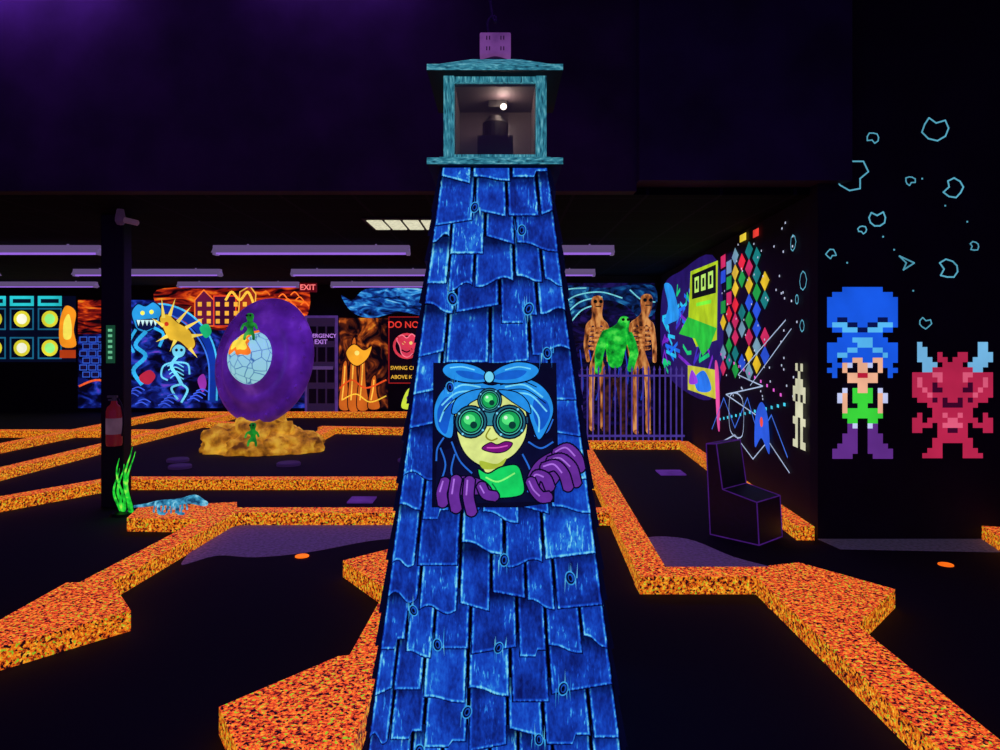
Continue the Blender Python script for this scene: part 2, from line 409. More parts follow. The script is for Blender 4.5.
for side in range(4):
    rr = random.Random(23 + side); z0 = -.03
    while z0 < TH - .03:
        rowh = .165 - .018 * z0 + rr.uniform(-.012, .012)
        s = -1.0; first = True
        while s < .999:
            wd = rr.uniform(.10, .18) / tw(max(z0, 0))
            if first: wd *= rr.uniform(.5, 1); first = False
            s2 = s + wd
            if s2 > .8: s2 = 1.0
            zb = max(.0, z0 - rr.uniform(-.018, .045)); zt = min(z0 + rowh + .045, TH - .001)
            kind = rr.choice(['flat', 'flat', 'slantL', 'slantR', 'wave', 'wave2', 'scurve', 'notch', 'scurve'])
            amp = rr.uniform(.014, .036)
            n = 13; bot = []
            for i in range(n):
                t = i / (n - 1)
                if kind == 'flat': d = 0
                elif kind == 'slantL': d = amp * t
                elif kind == 'slantR': d = amp * (1 - t)
                elif kind == 'wave': d = amp * .55 * (1 + math.sin(t * 6.28))
                elif kind == 'wave2': d = amp * .55 * (1 - math.sin(t * 5 + 1))
                elif kind == 'scurve': d = amp * 1.3 / (1 + math.exp((t - .5) * 9))
                else: d = amp if t > .6 else 0
                bot.append((t, zb + (0 if z0 <= 0 else d)))
            g = min(.03, wd * .05); a, c = s + g * .5, s2 - g * .5
            k = len(vs); rn = rr.random(); lift = rr.uniform(0, .005); H = zt - zb
            W = (c - a) * tw(zb)
            def P(t, z, back=False):
                off = .0005 if back else .020 + lift - .015 * (z - zb) / H
                return face_pt(side, a + (c - a) * t, z, off)
            for t, z in bot: vs.append(P(t, z))
            for t, z in bot: vs.append(P(t, zt))
            for t, z in bot: vs.append(P(t, z, True))
            zn = z0 + rowh
            for i in range(n - 1):
                fs.append((k + i, k + i + 1, k + n + i + 1, k + n + i)); mis.append(0)
                t0, t1 = bot[i][0], bot[i + 1][0]
                uva.append([(t0 * W, 0), (t1 * W, 0), (t1 * W, zt - bot[i + 1][1]), (t0 * W, zt - bot[i][1])])
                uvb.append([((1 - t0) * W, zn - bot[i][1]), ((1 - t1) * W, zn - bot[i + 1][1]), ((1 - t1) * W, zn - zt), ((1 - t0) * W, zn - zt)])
                fs.append((k + i, k + 2 * n + i, k + 2 * n + i + 1, k + i + 1)); mis.append(1); uva.append([(0, 0)] * 4); uvb.append([(0, 0)] * 4)
            bl = len(vs); vs += [P(0, zt, True), P(1, zt, True)]
            fs.append((k, k + n, bl, k + 2 * n)); fs.append((k + n - 1, k + 3 * n - 1, bl + 1, k + 2 * n - 1)); mis += [1, 1]; uva += [[(0, 0)] * 4] * 2; uvb += [[(0, 0)] * 4] * 2
            rnds += [rn] * (len(vs) - k)
            s = s2
        z0 += rowh
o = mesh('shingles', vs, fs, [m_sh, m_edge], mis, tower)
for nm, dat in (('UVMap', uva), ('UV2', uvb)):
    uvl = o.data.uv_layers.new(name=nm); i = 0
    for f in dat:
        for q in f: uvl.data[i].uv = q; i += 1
at = o.data.attributes.new('rnd', 'FLOAT', 'POINT')
for i, r in enumerate(rnds): at.data[i].value = r
# painted knots with grain streaks
front_knots = [(.035, .78), (-.30, .60), (-.21, .48), (.015, .47), (-.165, 1.76), (.105, 2.03), (.25, .33), (-.1, .25), (.13, 1.72), (-.08, 2.12), (.28, .72), (.16, .16), (-.27, .12), (-.17, 1.42), (.2, 1.55)]
def fn(a, b, d): return face_pt(0, a / tw(b), b, .0265 + d)
A = Art('wood_knots', fn, step=.00012, k=.9, ns=30)
rk = random.Random(40)
for x, z in front_knots:
    sc_ = rk.uniform(.95, 1.35)
    for j in range(9):
        dx = rk.uniform(-.026, .026); l = rk.uniform(.03, .062) * sc_; sg = 1 if j % 2 else -1
        A.poly(rk.choice([(58, 170, 240), (40, 120, 225), (110, 215, 245)]), [(x + dx - .0018, z), (x + dx + .0018, z), (x + dx * 1.15, z + l * sg)])
    rot = rk.uniform(-.5, .5)
    A.ell((60, 165, 238), x, z, .0165 * sc_, .022 * sc_, rot); A.ell((5, 12, 60), x, z, .013 * sc_, .018 * sc_, rot); A.ell((24, 84, 200), x + .002, z + .001, .009 * sc_, .013 * sc_, rot); A.ell((3, 6, 30), x, z, .005 * sc_, .009 * sc_, rot)
A.build(tower)

# goblin tinkerer portrait, painted panel (board units of 3.84 mm)
def gfn(a, b, d):
    z = 1.24 - (b - 433) * .00384
    x = TX + (a - 494.5) * .00384
    return (x, TY - tw(z) - .029 - d, z)
G = Art('goblin_portrait', gfn, step=.00015, ns=25, k=.95, var=.2)
CY = (38, 150, 238); CL = (120, 222, 252); YE = (226, 240, 140); PU = (104, 46, 152); PL = (176, 116, 226); GR = (22, 214, 98); NB = (6, 8, 34)
G.poly(NB, [(433, 362), (556, 362), (557, 455), (554, 470), (553, 498), (520, 503), (433, 503)])
G.poly((8, 12, 46), [(438, 450), (470, 440), (520, 442), (552, 436), (552, 470), (550, 497), (436, 500)])
for l in [[(441, 446), (446, 462), (441, 480)], [(452, 440), (460, 458), (472, 470)], [(528, 440), (540, 446), (552, 440)], [(522, 452), (530, 470), (527, 488)], [(455, 452), (452, 470), (462, 486)], [(444, 436), (438, 446), (437, 458)], [(534, 434), (546, 430), (552, 418)]]:
    G.sline((40, 110, 215), l, 1.6)
G.sm(CY, [(437, 428), (434, 408), (440, 392), (452, 382), (470, 378), (492, 384), (512, 376), (534, 380), (548, 392), (553, 408), (548, 424), (538, 438), (530, 420), (524, 404), (500, 394), (470, 398), (456, 412), (452, 436)], NB, 1.4)
G.sm((20, 92, 205), [(439, 424), (438, 408), (446, 396), (454, 400), (450, 418), (446, 432)])
G.sm((20, 92, 205), [(534, 398), (546, 400), (549, 414), (540, 428), (533, 414)])
for l in [[(442, 404), (456, 392), (474, 390)], [(448, 392), (462, 384), (480, 386)], [(505, 386), (524, 384), (542, 396)], [(512, 392), (530, 394), (546, 410)], [(440, 420), (446, 406), (456, 398)], [(530, 404), (538, 416), (538, 430)], [(488, 388), (500, 392), (516, 396)]]:
    G.sline(CL, l, 1.6)
for l in [[(444, 410), (456, 397), (472, 393)], [(508, 389), (526, 389), (545, 402)], [(500, 384), (520, 380), (536, 386)]]: G.sline(NB, l, 1.0)
G.sm(CY, [(489, 375), (478, 366), (462, 362), (447, 363), (442, 370), (450, 378), (468, 382), (486, 381)], NB, 1.5)
G.sm(CY, [(489, 375), (500, 366), (516, 361), (532, 363), (539, 370), (530, 379), (510, 383), (492, 381)], NB, 1.5)
G.sm((22, 100, 210), [(486, 376), (472, 371), (456, 370), (462, 376), (478, 379)]); G.sm((22, 100, 210), [(493, 376), (508, 370), (526, 370), (518, 377), (500, 379)])
G.ell(CL, 489, 376, 5, 6, 0, NB, 1.2)
for l in [[(450, 367), (462, 366), (474, 369)], [(505, 369), (518, 366), (530, 368)]]: G.sline(CL, l, 1.3)
G.sm(YE, [(455, 420), (457, 404), (470, 396), (490, 393), (512, 396), (524, 406), (527, 422), (524, 438), (514, 452), (500, 460), (488, 465), (472, 458), (461, 444)], NB, 1.6)
G.poly(YE, [(478, 455), (502, 455), (500, 468), (486, 470)]); G.sm((180, 200, 60), [(480, 458), (496, 461), (506, 455), (500, 464), (484, 466)])
G.sm(GR, [(478, 466), (488, 470), (500, 464), (516, 462), (522, 474), (522, 490), (500, 494), (484, 492), (482, 482)], NB, 1.5)
G.sline((150, 255, 130), [(486, 474), (498, 478), (514, 470)], 1.5); G.sline((8, 120, 60), [(492, 480), (496, 486), (494, 492)], 1.4)
G.sm(CY, [(452, 412), (456, 398), (470, 390), (486, 388), (480, 396), (470, 402), (462, 410)], NB, 1.1)
G.sm(CY, [(498, 389), (516, 391), (527, 400), (530, 412), (520, 406), (508, 398)], NB, 1.1)
def lens(cx, cy, r):
    G.ell(NB, cx, cy, r * 1.32); G.ell((40, 110, 130), cx, cy, r * 1.2); G.ell(NB, cx, cy, r * 1.08); G.ell((70, 190, 170), cx, cy, r * .95); G.ell(NB, cx, cy, r * .88); G.ell((24, 170, 88), cx, cy, r * .78)
    G.ell((90, 240, 130), cx - r * .12, cy - r * .18, r * .46, r * .4); G.ell((8, 60, 50), cx + r * .22, cy + r * .25, r * .28); G.ell((230, 255, 230), cx - r * .28, cy - r * .32, r * .14)
    for k in range(4):
        a = k * math.pi / 2 + .6; G.ell(CL, cx + math.cos(a) * r * 1.14, cy + math.sin(a) * r * 1.14, r * .09)
G.rect((30, 80, 110), 454, 415, 528, 422, NB, 1.2)
G.poly((50, 140, 160), [(484, 408), (497, 408), (499, 424), (482, 424)], NB, 1)
lens(489.5, 399, 9.5); lens(471, 420, 12.5); lens(509, 420, 13)
G.sline((150, 150, 40), [(490, 426), (486, 434), (491, 438), (497, 436)], 1.5)
G.sm((120, 20, 120), [(482, 446), (490, 440), (497, 442), (505, 439), (512, 441), (506, 448), (495, 450)], NB, 1.0); G.sline((220, 90, 200), [(487, 445), (497, 445), (507, 443)], 1.2)
G.sm(PU, [(526, 478), (532, 462), (544, 452), (558, 448), (562, 462), (556, 478), (540, 490)], NB, 1.4)
def finger(pts, wd, c=PU):
    G.sline(NB, pts, wd + 3)
    G.ell(NB, pts[-1][0], pts[-1][1], (wd + 3) / 2); G.ell(NB, pts[0][0], pts[0][1], (wd + 3) / 2)
    G.sline(c, pts, wd); G.ell(c, pts[-1][0], pts[-1][1], wd / 2); G.ell(c, pts[0][0], pts[0][1], wd / 2)
    G.sline(PL, [(p[0] - wd * .2, p[1] - wd * .12) for p in pts[:-1]], wd * .16)
finger([(556, 450), (566, 446), (575, 454), (578, 464)], 9.5)
finger([(550, 458), (560, 456), (570, 464), (574, 478)], 9.5)
finger([(544, 464), (554, 462), (562, 470), (566, 482)], 9.5)
finger([(532, 482), (536, 472), (544, 474), (548, 482)], 9.5)
finger([(530, 478), (534, 486), (540, 492), (546, 492)], 9.5)
G.sm(PU, [(444, 484), (452, 474), (470, 472), (486, 478), (492, 488), (478, 490), (458, 490)], NB, 1.4)
finger([(446, 478), (443, 488), (444, 497)], 9.5); finger([(457, 476), (455, 490), (457, 502)], 10); finger([(470, 477), (469, 491), (472, 505)], 10)
finger([(482, 482), (486, 489), (494, 491)], 9)
G.build(tower)

# lantern room
m_lan = ramp_mat('weathered_teal', [(.30, (10, 44, 60)), (.42, (38, 112, 132)), (.56, (64, 152, 170)), (.72, (130, 208, 215))], (16, 16, 60), 2.2, 5, .75, dist=.3)
m_lanv = ramp_mat('weathered_teal_posts', [(.30, (10, 44, 60)), (.42, (38, 112, 132)), (.56, (64, 152, 170)), (.72, (130, 208, 215))], (70, 70, 12), 2.0, 5, .72, dist=.3)
m_shade = matte('underside_painted_shade', (20, 22, 36), .9)  # unlit look of the slab undersides, put into a dark colour
m_under = matte('soffit_brown', (66, 54, 60), .8, 0, .12)
m_dark = matte('dark_fixture', (14, 12, 16), .5)
def slab(mb, h, z0, z1, hb=None):
    hb = hb or h
    v = [(TX + sx * (hb if z == z0 else h), TY + sy * (hb if z == z0 else h), z) for z in (z0, z1) for sx, sy in ((-1, -1), (1, -1), (1, 1), (-1, 1))]
    mb.add(v, [(4, 5, 6, 7), (0, 1, 5, 4), (1, 2, 6, 5), (2, 3, 7, 6), (3, 0, 4, 7)], 0)
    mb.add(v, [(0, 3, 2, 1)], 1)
mb = MB()
slab(mb, .268, 2.292, 2.318); slab(mb, .222, 2.318, 2.332)
slab(mb, .268, 2.662, 2.686); slab(mb, .10, 2.686, 2.77, .255)
mb.build('lantern_slabs', [m_lan, m_shade], tower)
mb = MB()
for sx in (-1, 1):
    for sy in (-1, 1):
        x, y = TX + sx * .186, TY + sy * .186
        mb.box(x - .021, x + .021, y - .021, y + .021, 2.332, 2.662)
for sx in (-1, 1):
    for z0, z1 in ((2.332, 2.348), (2.640, 2.662)):
        mb.box(TX + sx * .186 - .012, TX + sx * .186 + .012, TY - .165, TY + .165, z0, z1); mb.box(TX - .165, TX + .165, TY + sx * .186 - .012, TY + sx * .186 + .012, z0, z1)
mb.build('lantern_posts', m_lanv, tower)
box('lantern_ceiling', TX - .165, TX + .165, TY - .172, TY + .165, 2.630, 2.640, m_under, tower)
def glass(name, rgb, f, em=0):
    mg, nt, b = newmat(name)
    b.inputs['Base Color'].default_value = lin(rgb); b.inputs['Roughness'].default_value = .3
    if em: b.inputs['Emission Color'].default_value = lin(rgb); b.inputs['Emission Strength'].default_value = em
    tr = nt.nodes.new('ShaderNodeBsdfTransparent'); mxs = nt.nodes.new('ShaderNodeMixShader'); mxs.inputs[0].default_value = f
    nt.links.new(tr.outputs[0], mxs.inputs[1]); nt.links.new(b.outputs[0], mxs.inputs[2]); nt.links.new(mxs.outputs[0], nt.nodes['Material Output'].inputs[0])
    return mg
mb = MB()
mb.box(TX - .165, TX + .165, TY - .188, TY - .185, 2.348, 2.640, mi=0)
mb.box(TX - .164, TX + .164, TY + .160, TY + .164, 2.333, 2.630, mi=1)
for sx in (-1, 1): mb.box(TX + sx * .163 - .0015, TX + sx * .163 + .0015, TY - .164, TY + .160, 2.333, 2.630, mi=1)
mb.build('glass_panes', [glass('clear_pane', (110, 98, 100), .22), glass('frosted_pane', (96, 82, 84), .93, .12)], tower)
mb = MB()
mb.box(TX - .075, TX + .075, TY - .075, TY + .075, 2.332, 2.46)
mb.lathe([(.055, 2.46), (.055, 2.53), (.04, 2.545), (.03, 2.56), (.001, 2.562)], Matrix.Translation((TX, TY, 0)), 20)
mb.box(TX - .03, TX + .05, TY - .01, TY + .01, 2.60, 2.648)
mb.build('beacon_motor', m_dark, tower)
mb = MB(); mb.lathe([(.003, -.013), (.011, -.008), (.014, 0), (.011, .008), (.003, .013)], Matrix.Translation((TX + .035, TY - .03, 2.595)), 14)
mb.build('beacon_bulb', paint((255, 240, 215), 6, 2, 0), tower, True)
pl = bpy.data.lights.new('beacon_glow', 'POINT'); pl.energy = 1.3; pl.color = (1, .75, .62); pl.shadow_soft_size = .02
o = link(bpy.data.objects.new('beacon_glow', pl), tower); o.location = (TX + .035, TY - .07, 2.595)
mb = MB(); mb.lathe([(.085, 2.77), (.08, 2.785), (.05, 2.80), (.03, 2.81)], Matrix.Translation((TX, TY, 0)), 20); mb.build('junction_base', m_dark, tower)
box('junction_box', TX - .066, TX + .066, TY - .05, TY + .05, 2.81, 2.905, paint((130, 74, 150), .62, 12, .4, .4), tower, .006)
mb = MB()
for dx in (-.03, .03):
    for dz in (2.835, 2.88):
        mb.box(TX + dx - .008, TX + dx - .004, TY - .053, TY - .05, dz - .008, dz + .008); mb.box(TX + dx + .004, TX + dx + .008, TY - .053, TY - .05, dz - .008, dz + .008)
mb.build('outlet_slots', m_dark, tower)
m_cable = matte('cable_rubber', (44, 34, 60), .5)
tube('power_cable', [(TX - .02, TY, 2.9), (TX - .05, TY, 2.96), (TX + .0, TY, 3.02), (TX + .01, TY, 2.95), (TX - .03, TY, 3.0), (TX - .025, TY, 3.3), (TX - .03, TY, 4.75)], .007, m_cable, tower, smooth=True)

# ------------------------------------------------------------ arcade wall artwork
U = 1 / 124.14
def afn(a, b, d): return ((a - 500) * U, 5.8 - d, 1.6 - (b - 340) * U)
def pixel(name, a0, b0, cell, rows, pal):
    A = Art(name, afn, ns=3, var=.2, k=.92)
    for ch, c in pal.items():
        A.d += .0004; mi = A.mi(c)
        for r, row in enumerate(rows):
            for q, x in enumerate(row):
                if x == ch:
                    x0, y0 = a0 + q * cell, b0 + r * cell
                    A.raw(mi, [(x0, y0), (x0 + cell, y0), (x0 + cell, y0 + cell), (x0, y0 + cell)])
    return A.build()
girl = ["...BBBBBBBB...", ".BBBBBBBBBBBB.", "BBBBBBBBBBBBBB", "BBBBBBBBBBBBBB", "BBBBBBBBBBBBBB", "BBBBBBBBBBBBBB",
        "BBDDBBBBBBDDBB", "BCCCDDBBDDCCCB", ".BBCCCDDCCCBB.", "...BBBBBBBB...", "..BBBCCCCBBB..", "BBBBBBCCCBBBBB",
        "BBBBCCBBBCCBBB", "BBCCBBBBBBBCBB", "BB.BBSSBBSSBBB", ".BBSWKSSWKSBB.", "BB.SKKSSKKS.BB", ".B..SSRRSS..B.",
        "....SSSSSS....", "...KKKSSKKK...", "...WKGSSGKW...", "..WSKGGGGKSW..", "..WSKGGGGKSW..", "...SKKGGKKS...",
        "...SGGGGGGS...", "...GGGGGGGG...", "....GG..GG....", "....PW..WP....", "....PP..PP....", "...PPP..PPP...",
        "...PPP..PPP...", "..PPPP..PPPP..", ".PPPPP..PPPPP.", ".PPPP....PPPP."]
pixel('pixel_girl_mural', 827, 287, 5.05, girl, {'B': (24, 92, 235), 'C': (90, 190, 250), 'D': (6, 20, 80), 'S': (250, 186, 150), 'W': (205, 215, 255), 'K': (4, 3, 14), 'G': (60, 220, 60), 'P': (100, 48, 140), 'R': (200, 30, 60)})
crab = [".C...........CC.", ".CC..........CC.", ".CC..R...RR..CCC", ".CCC.RR.RRR.CCCC", "..CCC.RRRR.CCCC.", "..CCRRRRRRRRCC..",
        "RRRRPPRRRRPPRRRR", "RPRRRPRRRRPRRRPR", "RPRRDRRRRRRDRRPR", "RRPRDDRRRRDDRPRR", "RRRPRRRRRRRRPRRR", ".RRRDRDRRDRDRRR.",
        "...RRRDDDDRRR...", "....RRRRRRRR....", ".R..RRPRRPRR..R.", "RR.RRRRPPRRRR.RR", "RRRR.RPPPPR.RRRR", "RR...RRDDRR...RR",
        ".....RRRRRR.....", "....RRRRRRRR....", "....RR....RR....", "...RRR....RRR...", "..RRRR....RRRR.."]
pixel('pixel_crab_mural', 912, 342, 5.05, crab, {'C': (120, 190, 235), 'R': (190, 38, 78), 'P': (232, 96, 130), 'D': (60, 6, 40)})
A = Art('asteroid_mural', afn, ns=3, var=.3, k=.85)
rk = random.Random(5); AC = (95, 180, 205)
for cx, cy, r, na in [(935, 128, 13, 4.9), (873, 138, 6, 2), (853, 176, 18, .4), (910, 181, 5, 1), (953, 188, 10, 3.4), (877, 219, 9, 4.7), (862, 230, 4.5, 2), (831, 254, 5, 1), (974, 246, 5, 3), (948, 269, 10, 3.1), (925, 323, 6, 5), (1060, 160, 14, 1), (1090, 250, 9, 2), (1040, 300, 7, 4)]:
    n = 9; pts = []
    for i in range(n):
        t = 2 * math.pi * i / n + na; q = r * (rk.uniform(.85, 1.1) if i != 0 else .42)
        pts.append((cx + q * math.cos(t), cy + q * math.sin(t) * .92))
    A.line(AC, pts, 1.5 if r > 7 else 1.2, True)
A.line(AC, [(899, 256), (914, 263), (903, 270), (906, 263)], 1.5, True)
for x, y in [(882, 236), (893, 249), (921, 178), (944, 205), (966, 221), (846, 262), (912, 290)]: A.rect(AC, x, y, x + 1.6, y + 1.6)
A.build()

# side wall artwork (metres: y along wall, z)
def sfn(a, b, d): return (sideX(a) - d - .001, a, b)
A = Art('pinball_mural', sfn, ns=4, var=.3, step=.00012, k=1.05)
A.sm((34, 18, 96), [(9.0, 1.0), (9.1, 2.6), (11.4, 2.7), (13.2, 2.5), (13.2, 1.2), (11, .8)])
for i in range(34):
    y = rk.uniform(9.2, 13.0); z = rk.uniform(1.0, 2.5)
    A.line(rk.choice([(30, 110, 240), (60, 40, 180), (40, 190, 240), (120, 40, 200), (20, 200, 120)]), [(y, z), (min(13.2, y + rk.uniform(-.8, .8)), z + rk.uniform(-.3, .25)), (min(13.2, y + rk.uniform(-.8, .8)), z + rk.uniform(-.3, .2))], .06)
A.sm((40, 150, 240), [(11.6, 2.0), (12.2, 2.5), (13.0, 2.6), (12.6, 2.2), (13.0, 1.9), (12.2, 1.9)])
A.poly((175, 205, 30), [(9.1, 1.6), (9.05, 2.6), (10.7, 2.62), (10.9, 1.8), (10.3, 1.5)]); A.poly((40, 190, 60), [(9.1, 1.75), (10.9, 1.95), (11.6, 1.7), (10.4, 1.62), (9.9, 1.38), (9.5, 1.5)])
A.rect((8, 10, 20), 9.15, 2.2, 10.6, 2.56)
for q in range(3):
    A.rect((190, 240, 110), 9.3 + q * .42, 2.28, 9.58 + q * .42, 2.50); A.rect((8, 10, 20), 9.38 + q * .42, 2.33, 9.5 + q * .42, 2.45)
A.rect((120, 240, 60), 9.4, 2.08, 10.3, 2.13)
A.rect((200, 200, 60), 9.1, .85, 10.9, 1.22); A.sm((40, 120, 240), [(9.4, .95), (9.8, 1.18), (10.4, 1.05), (10.2, .88)]); A.sm((150, 60, 220), [(10.2, 1.0), (10.6, 1.16), (10.8, .95)])
A.sm((230, 80, 160), [(9.0, 1.2), (9.2, 1.3), (9.1, .6), (8.95, .5)])
# stacked diamonds and blocks
cols = [(225, 36, 50), (16, 120, 120), (36, 80, 210), (228, 190, 30), (200, 40, 90), (24, 150, 60), (110, 150, 170)]
for i in range(7):
    for j in range(8):
        y = 7.02 + i * .27; z = 1.26 + j * .185 + (.09 if i % 2 else 0)
        if (i * 5 + j * 3) % 9 == 0 or (j == 7 and i in (0, 1, 5)): continue
        c = cols[(i * 3 + j * 2 + (i * j) % 3) % 7]
        if i < 5 or j < 4: A.poly(c, [(y - .02, z), (y + .125, z + .10), (y + .27, z), (y + .125, z - .10)])
        else: A.poly(c, [(y + .01, z - .07), (y + .235, z - .08), (y + .235, z + .07), (y + .01, z + .08)])
for i in range(60):
    y = rk.uniform(6.2, 8.8); z = rk.uniform(.9, 2.7); A.rect((190, 200, 225), y, z, y + .03, z + .02)
A.rect((240, 210, 60), 7.75, 2.68, 8.0, 2.76); A.rect((230, 60, 50), 7.3, 2.66, 7.5, 2.74)
WH = (170, 190, 220)
A.line(WH, [(6.5, 1.78), (8.07, 1.21), (7.17, 1.14), (8.6, .95), (7.3, .82)], .013)
A.line(WH, [(6.35, 1.7), (7.6, 1.12)], .010)
A.line((60, 110, 220), [(6.45, .55), (6.9, .88), (7.3, .62), (7.7, .98), (8.2, .6), (8.7, .9), (9.3, .45)], .018)
A.line(WH, [(6.4, .42), (7.0, .62), (7.5, .36), (8.2, .52), (9.0, .3)], .014)
A.line(WH, spl([(7.9, .55), (7.9, .95), (8.4, .95), (8.4, .55)]), .014, True)
for i in range(14): A.rect((70, 210, 240), 6.5 + i * .18, 1.0 - .03 * i, 6.56 + i * .18, 1.03 - .03 * i)
for i in range(12): A.rect((220, 90, 200), 6.6 + i * .2, 1.08 + .03 * i, 6.65 + i * .2, 1.11 + .03 * i)
A.sm((40, 90, 220), [(6.95, .5), (7.0, .85), (7.2, .98), (7.4, .82), (7.42, .5), (7.2, .62)]); A.ell((240, 80, 60), 7.2, .78, .05, .05)
for r, row in enumerate([".W.W.", "..W..", ".WWW.", "WWWWW", "W.W.W", ".WWW.", ".WWW.", "WW.WW", ".W.W.", ".W.W.", "WW.WW"]):
    for q, x in enumerate(row):
        if x == 'W': A.raw(A.mi((215, 215, 180)), [(6.0 + q * .06, 1.4 - r * .066), (6.06 + q * .06, 1.4 - r * .066), (6.06 + q * .06, 1.334 - r * .066), (6.0 + q * .06, 1.334 - r * .066)])
for y, z, r in [(6.06, 2.1, .08), (6.08, 1.72, .05), (6.3, 2.45, .07), (6.2, 1.95, .04)]:
    A.line(AC, [(y + r * rk.uniform(.8, 1.1) * math.cos(t), z + r * math.sin(t)) for t in [k * .785 for k in range(8)]], .010, True)
A.build()

# cave wall (y = 13.5)
def cfn(a, b, d): return ((a - 500) / 53.33, 13.5 - d, 1.6 - (b - 340) / 53.33)
m_cliff = ramp_mat('cave_paint', [(.38, (3, 6, 30)), (.5, (10, 44, 104)), (.62, (24, 100, 165)), (.72, (90, 195, 215))], (1, 1, 1.5), 3.5, 6, .8, dist=1.5)
m_purp = ramp_mat('cave_shadow', [(.4, (3, 3, 18)), (.55, (14, 12, 66)), (.7, (40, 26, 110))], (1, 1, 2), 3, 5, .6, dist=1.5)
A = Art('cave_mural', cfn)
A.rect(m_purp, 535, 283, 655, 431)
A.poly(m_cliff, spl([(535, 286), (600, 288), (630, 285), (655, 287), (655, 312), (640, 318), (626, 306), (606, 300), (585, 306), (572, 322), (560, 330), (537, 330)], True, 4))
for l in [[(560, 308), (575, 296), (600, 292), (622, 298)], [(562, 318), (580, 302), (602, 297)], [(630, 290), (642, 300), (655, 302)], [(558, 300), (566, 290), (586, 288)], [(568, 326), (582, 310), (600, 304)]]: A.sline((120, 215, 225), l, 1.3)
for i in range(10): A.sline((30, 60, 180), [(562 + i * 9, 350), (565 + i * 9, 370 + (i % 3) * 8), (560 + i * 9, 400)], 1.2)
A.build()

# fence
m_fence = paint((78, 60, 160), .75, 8, .3)
mb = MB()
x = .9
while x < 2.80:
    mb.box(x, x + .02, 10.99, 11.01, .0, 1.14); mb.add([(x - .008, 10.99, 1.14), (x + .03, 10.99, 1.14), (x + .03, 11.01, 1.14), (x - .008, 11.01, 1.14), (x + .011, 11.0, 1.21)], [(0, 1, 4), (1, 2, 4), (2, 3, 4), (3, 0, 4), (0, 3, 2, 1)])
    x += .085
mb.box(.9, 2.82, 10.985, 11.015, 1.04, 1.07); mb.box(.9, 2.82, 10.985, 11.015, .12, .15)
mb.build('picket_fence', m_fence)

# wooden skeletons and green brute
m_wood = ramp_mat('orange_wood', [(.34, (60, 26, 16)), (.48, (180, 100, 48)), (.64, (236, 164, 92))], (9, 9, 2.5), 1.5, 4, .8)
def skeleton(name, x, y, h, lean=0, k=1.0):
    e = empty(name)
    S = h / 2.0
    def q(dx): return x + dx * S * k
    V_ = [(x, y, 1.0 * S, .075 * S), (x, y, 1.2 * S, .045 * S), (x, y, 1.45 * S, .05 * S), (x, y, 1.62 * S, .04 * S), (x + lean, y, 1.72 * S, .07 * S), (x + lean, y - .02, 1.88 * S, .11 * S), (x + lean, y, 1.98 * S, .07 * S),
          (q(-.10), y, .95 * S, .05 * S), (q(-.12), y, .5 * S, .04 * S), (q(-.12), y, .05, .04 * S), (q(-.12), y - .16, .03, .03 * S),
          (q(.10), y, .95 * S, .05 * S), (q(.12), y, .5 * S, .04 * S), (q(.12), y, .05, .04 * S), (q(.12), y - .16, .03, .03 * S),
          (q(-.18), y, 1.55 * S, .05 * S), (q(-.24), y, 1.25 * S, .035 * S), (q(-.2), y - .12, 1.0 * S, .03 * S),
          (q(.18), y, 1.55 * S, .05 * S), (q(.24), y, 1.25 * S, .035 * S), (q(.22), y - .1, 1.0 * S, .03 * S)]
    E = [(0, 1), (1, 2), (2, 3), (3, 4), (4, 5), (5, 6), (0, 7), (7, 8), (8, 9), (9, 10), (0, 11), (11, 12), (12, 13), (13, 14), (3, 15), (15, 16), (16, 17), (3, 18), (18, 19), (19, 20)]
    skin('bones', V_, E, m_wood, e)
    for j in range(5):
        z = (1.2 + .07 * j) * S; r = (.11 + .01 * j) * S
        tube('rib_%d' % j, [(x + r * math.cos(t), y + r * .8 * math.sin(t), z - .02 * math.sin(t)) for t in [i * math.pi / 6 for i in range(12)]], .016 * S, m_wood, e, True)
    mb = MB()
    for s in (-1, 1): mb.lathe([(.001, 0), (.022 * S, .004), (.028 * S, .02)], Matrix.Translation((x + lean + s * .04 * S, y - .125 * S, 1.88 * S)) @ Matrix.Rotation(-math.pi / 2, 4, 'X'), 10)
    mb.box(x + lean - .04 * S, x + lean + .04 * S, y - .135 * S, y - .12 * S, 1.80 * S, 1.815 * S)
    mb.build('eye_sockets', m_dark, e)
skeleton('wooden_skeleton', 1.72, 12.75, 2.42, 0, .7); skeleton('wooden_skeleton', 2.42, 12.3, 2.42, .08, .75)
m_green = ramp_mat('green_skin', [(.35, (6, 110, 30)), (.55, (30, 215, 60)), (.7, (100, 255, 90))], (1, 1, 1), 7, 3, .72, base=.6)
m_greens = ramp_mat('green_vinyl', [(.35, (10, 100, 30)), (.55, (36, 180, 50)), (.7, (90, 220, 80))], (1, 1, 1), 7, 3, .5, base=1.0)
e = empty('green_ogre_statue')
gx, gy = 1.90, 11.9
skin('torso', [(gx, gy, 1.12, .12), (gx, gy, 1.3, .14), (gx + .04, gy - .03, 1.60, .20), (gx + .10, gy - .08, 1.80, .10), (gx + .13, gy - .16, 1.92, .10), (gx + .13, gy - .18, 1.99, .06),
              (gx - .17, gy - .05, 1.68, .10), (gx - .28, gy - .12, 1.40, .08), (gx - .30, gy - .2, 1.14, .06), (gx - .32, gy - .22, 1.04, .06),
              (gx + .23, gy - .05, 1.66, .10), (gx + .30, gy - .12, 1.40, .08), (gx + .22, gy - .3, 1.2, .06), (gx + .18, gy - .36, 1.1, .06)],
     [(0, 1), (1, 2), (2, 3), (3, 4), (4, 5), (2, 6), (6, 7), (7, 8), (8, 9), (2, 10), (10, 11), (11, 12), (12, 13)], m_green, e)
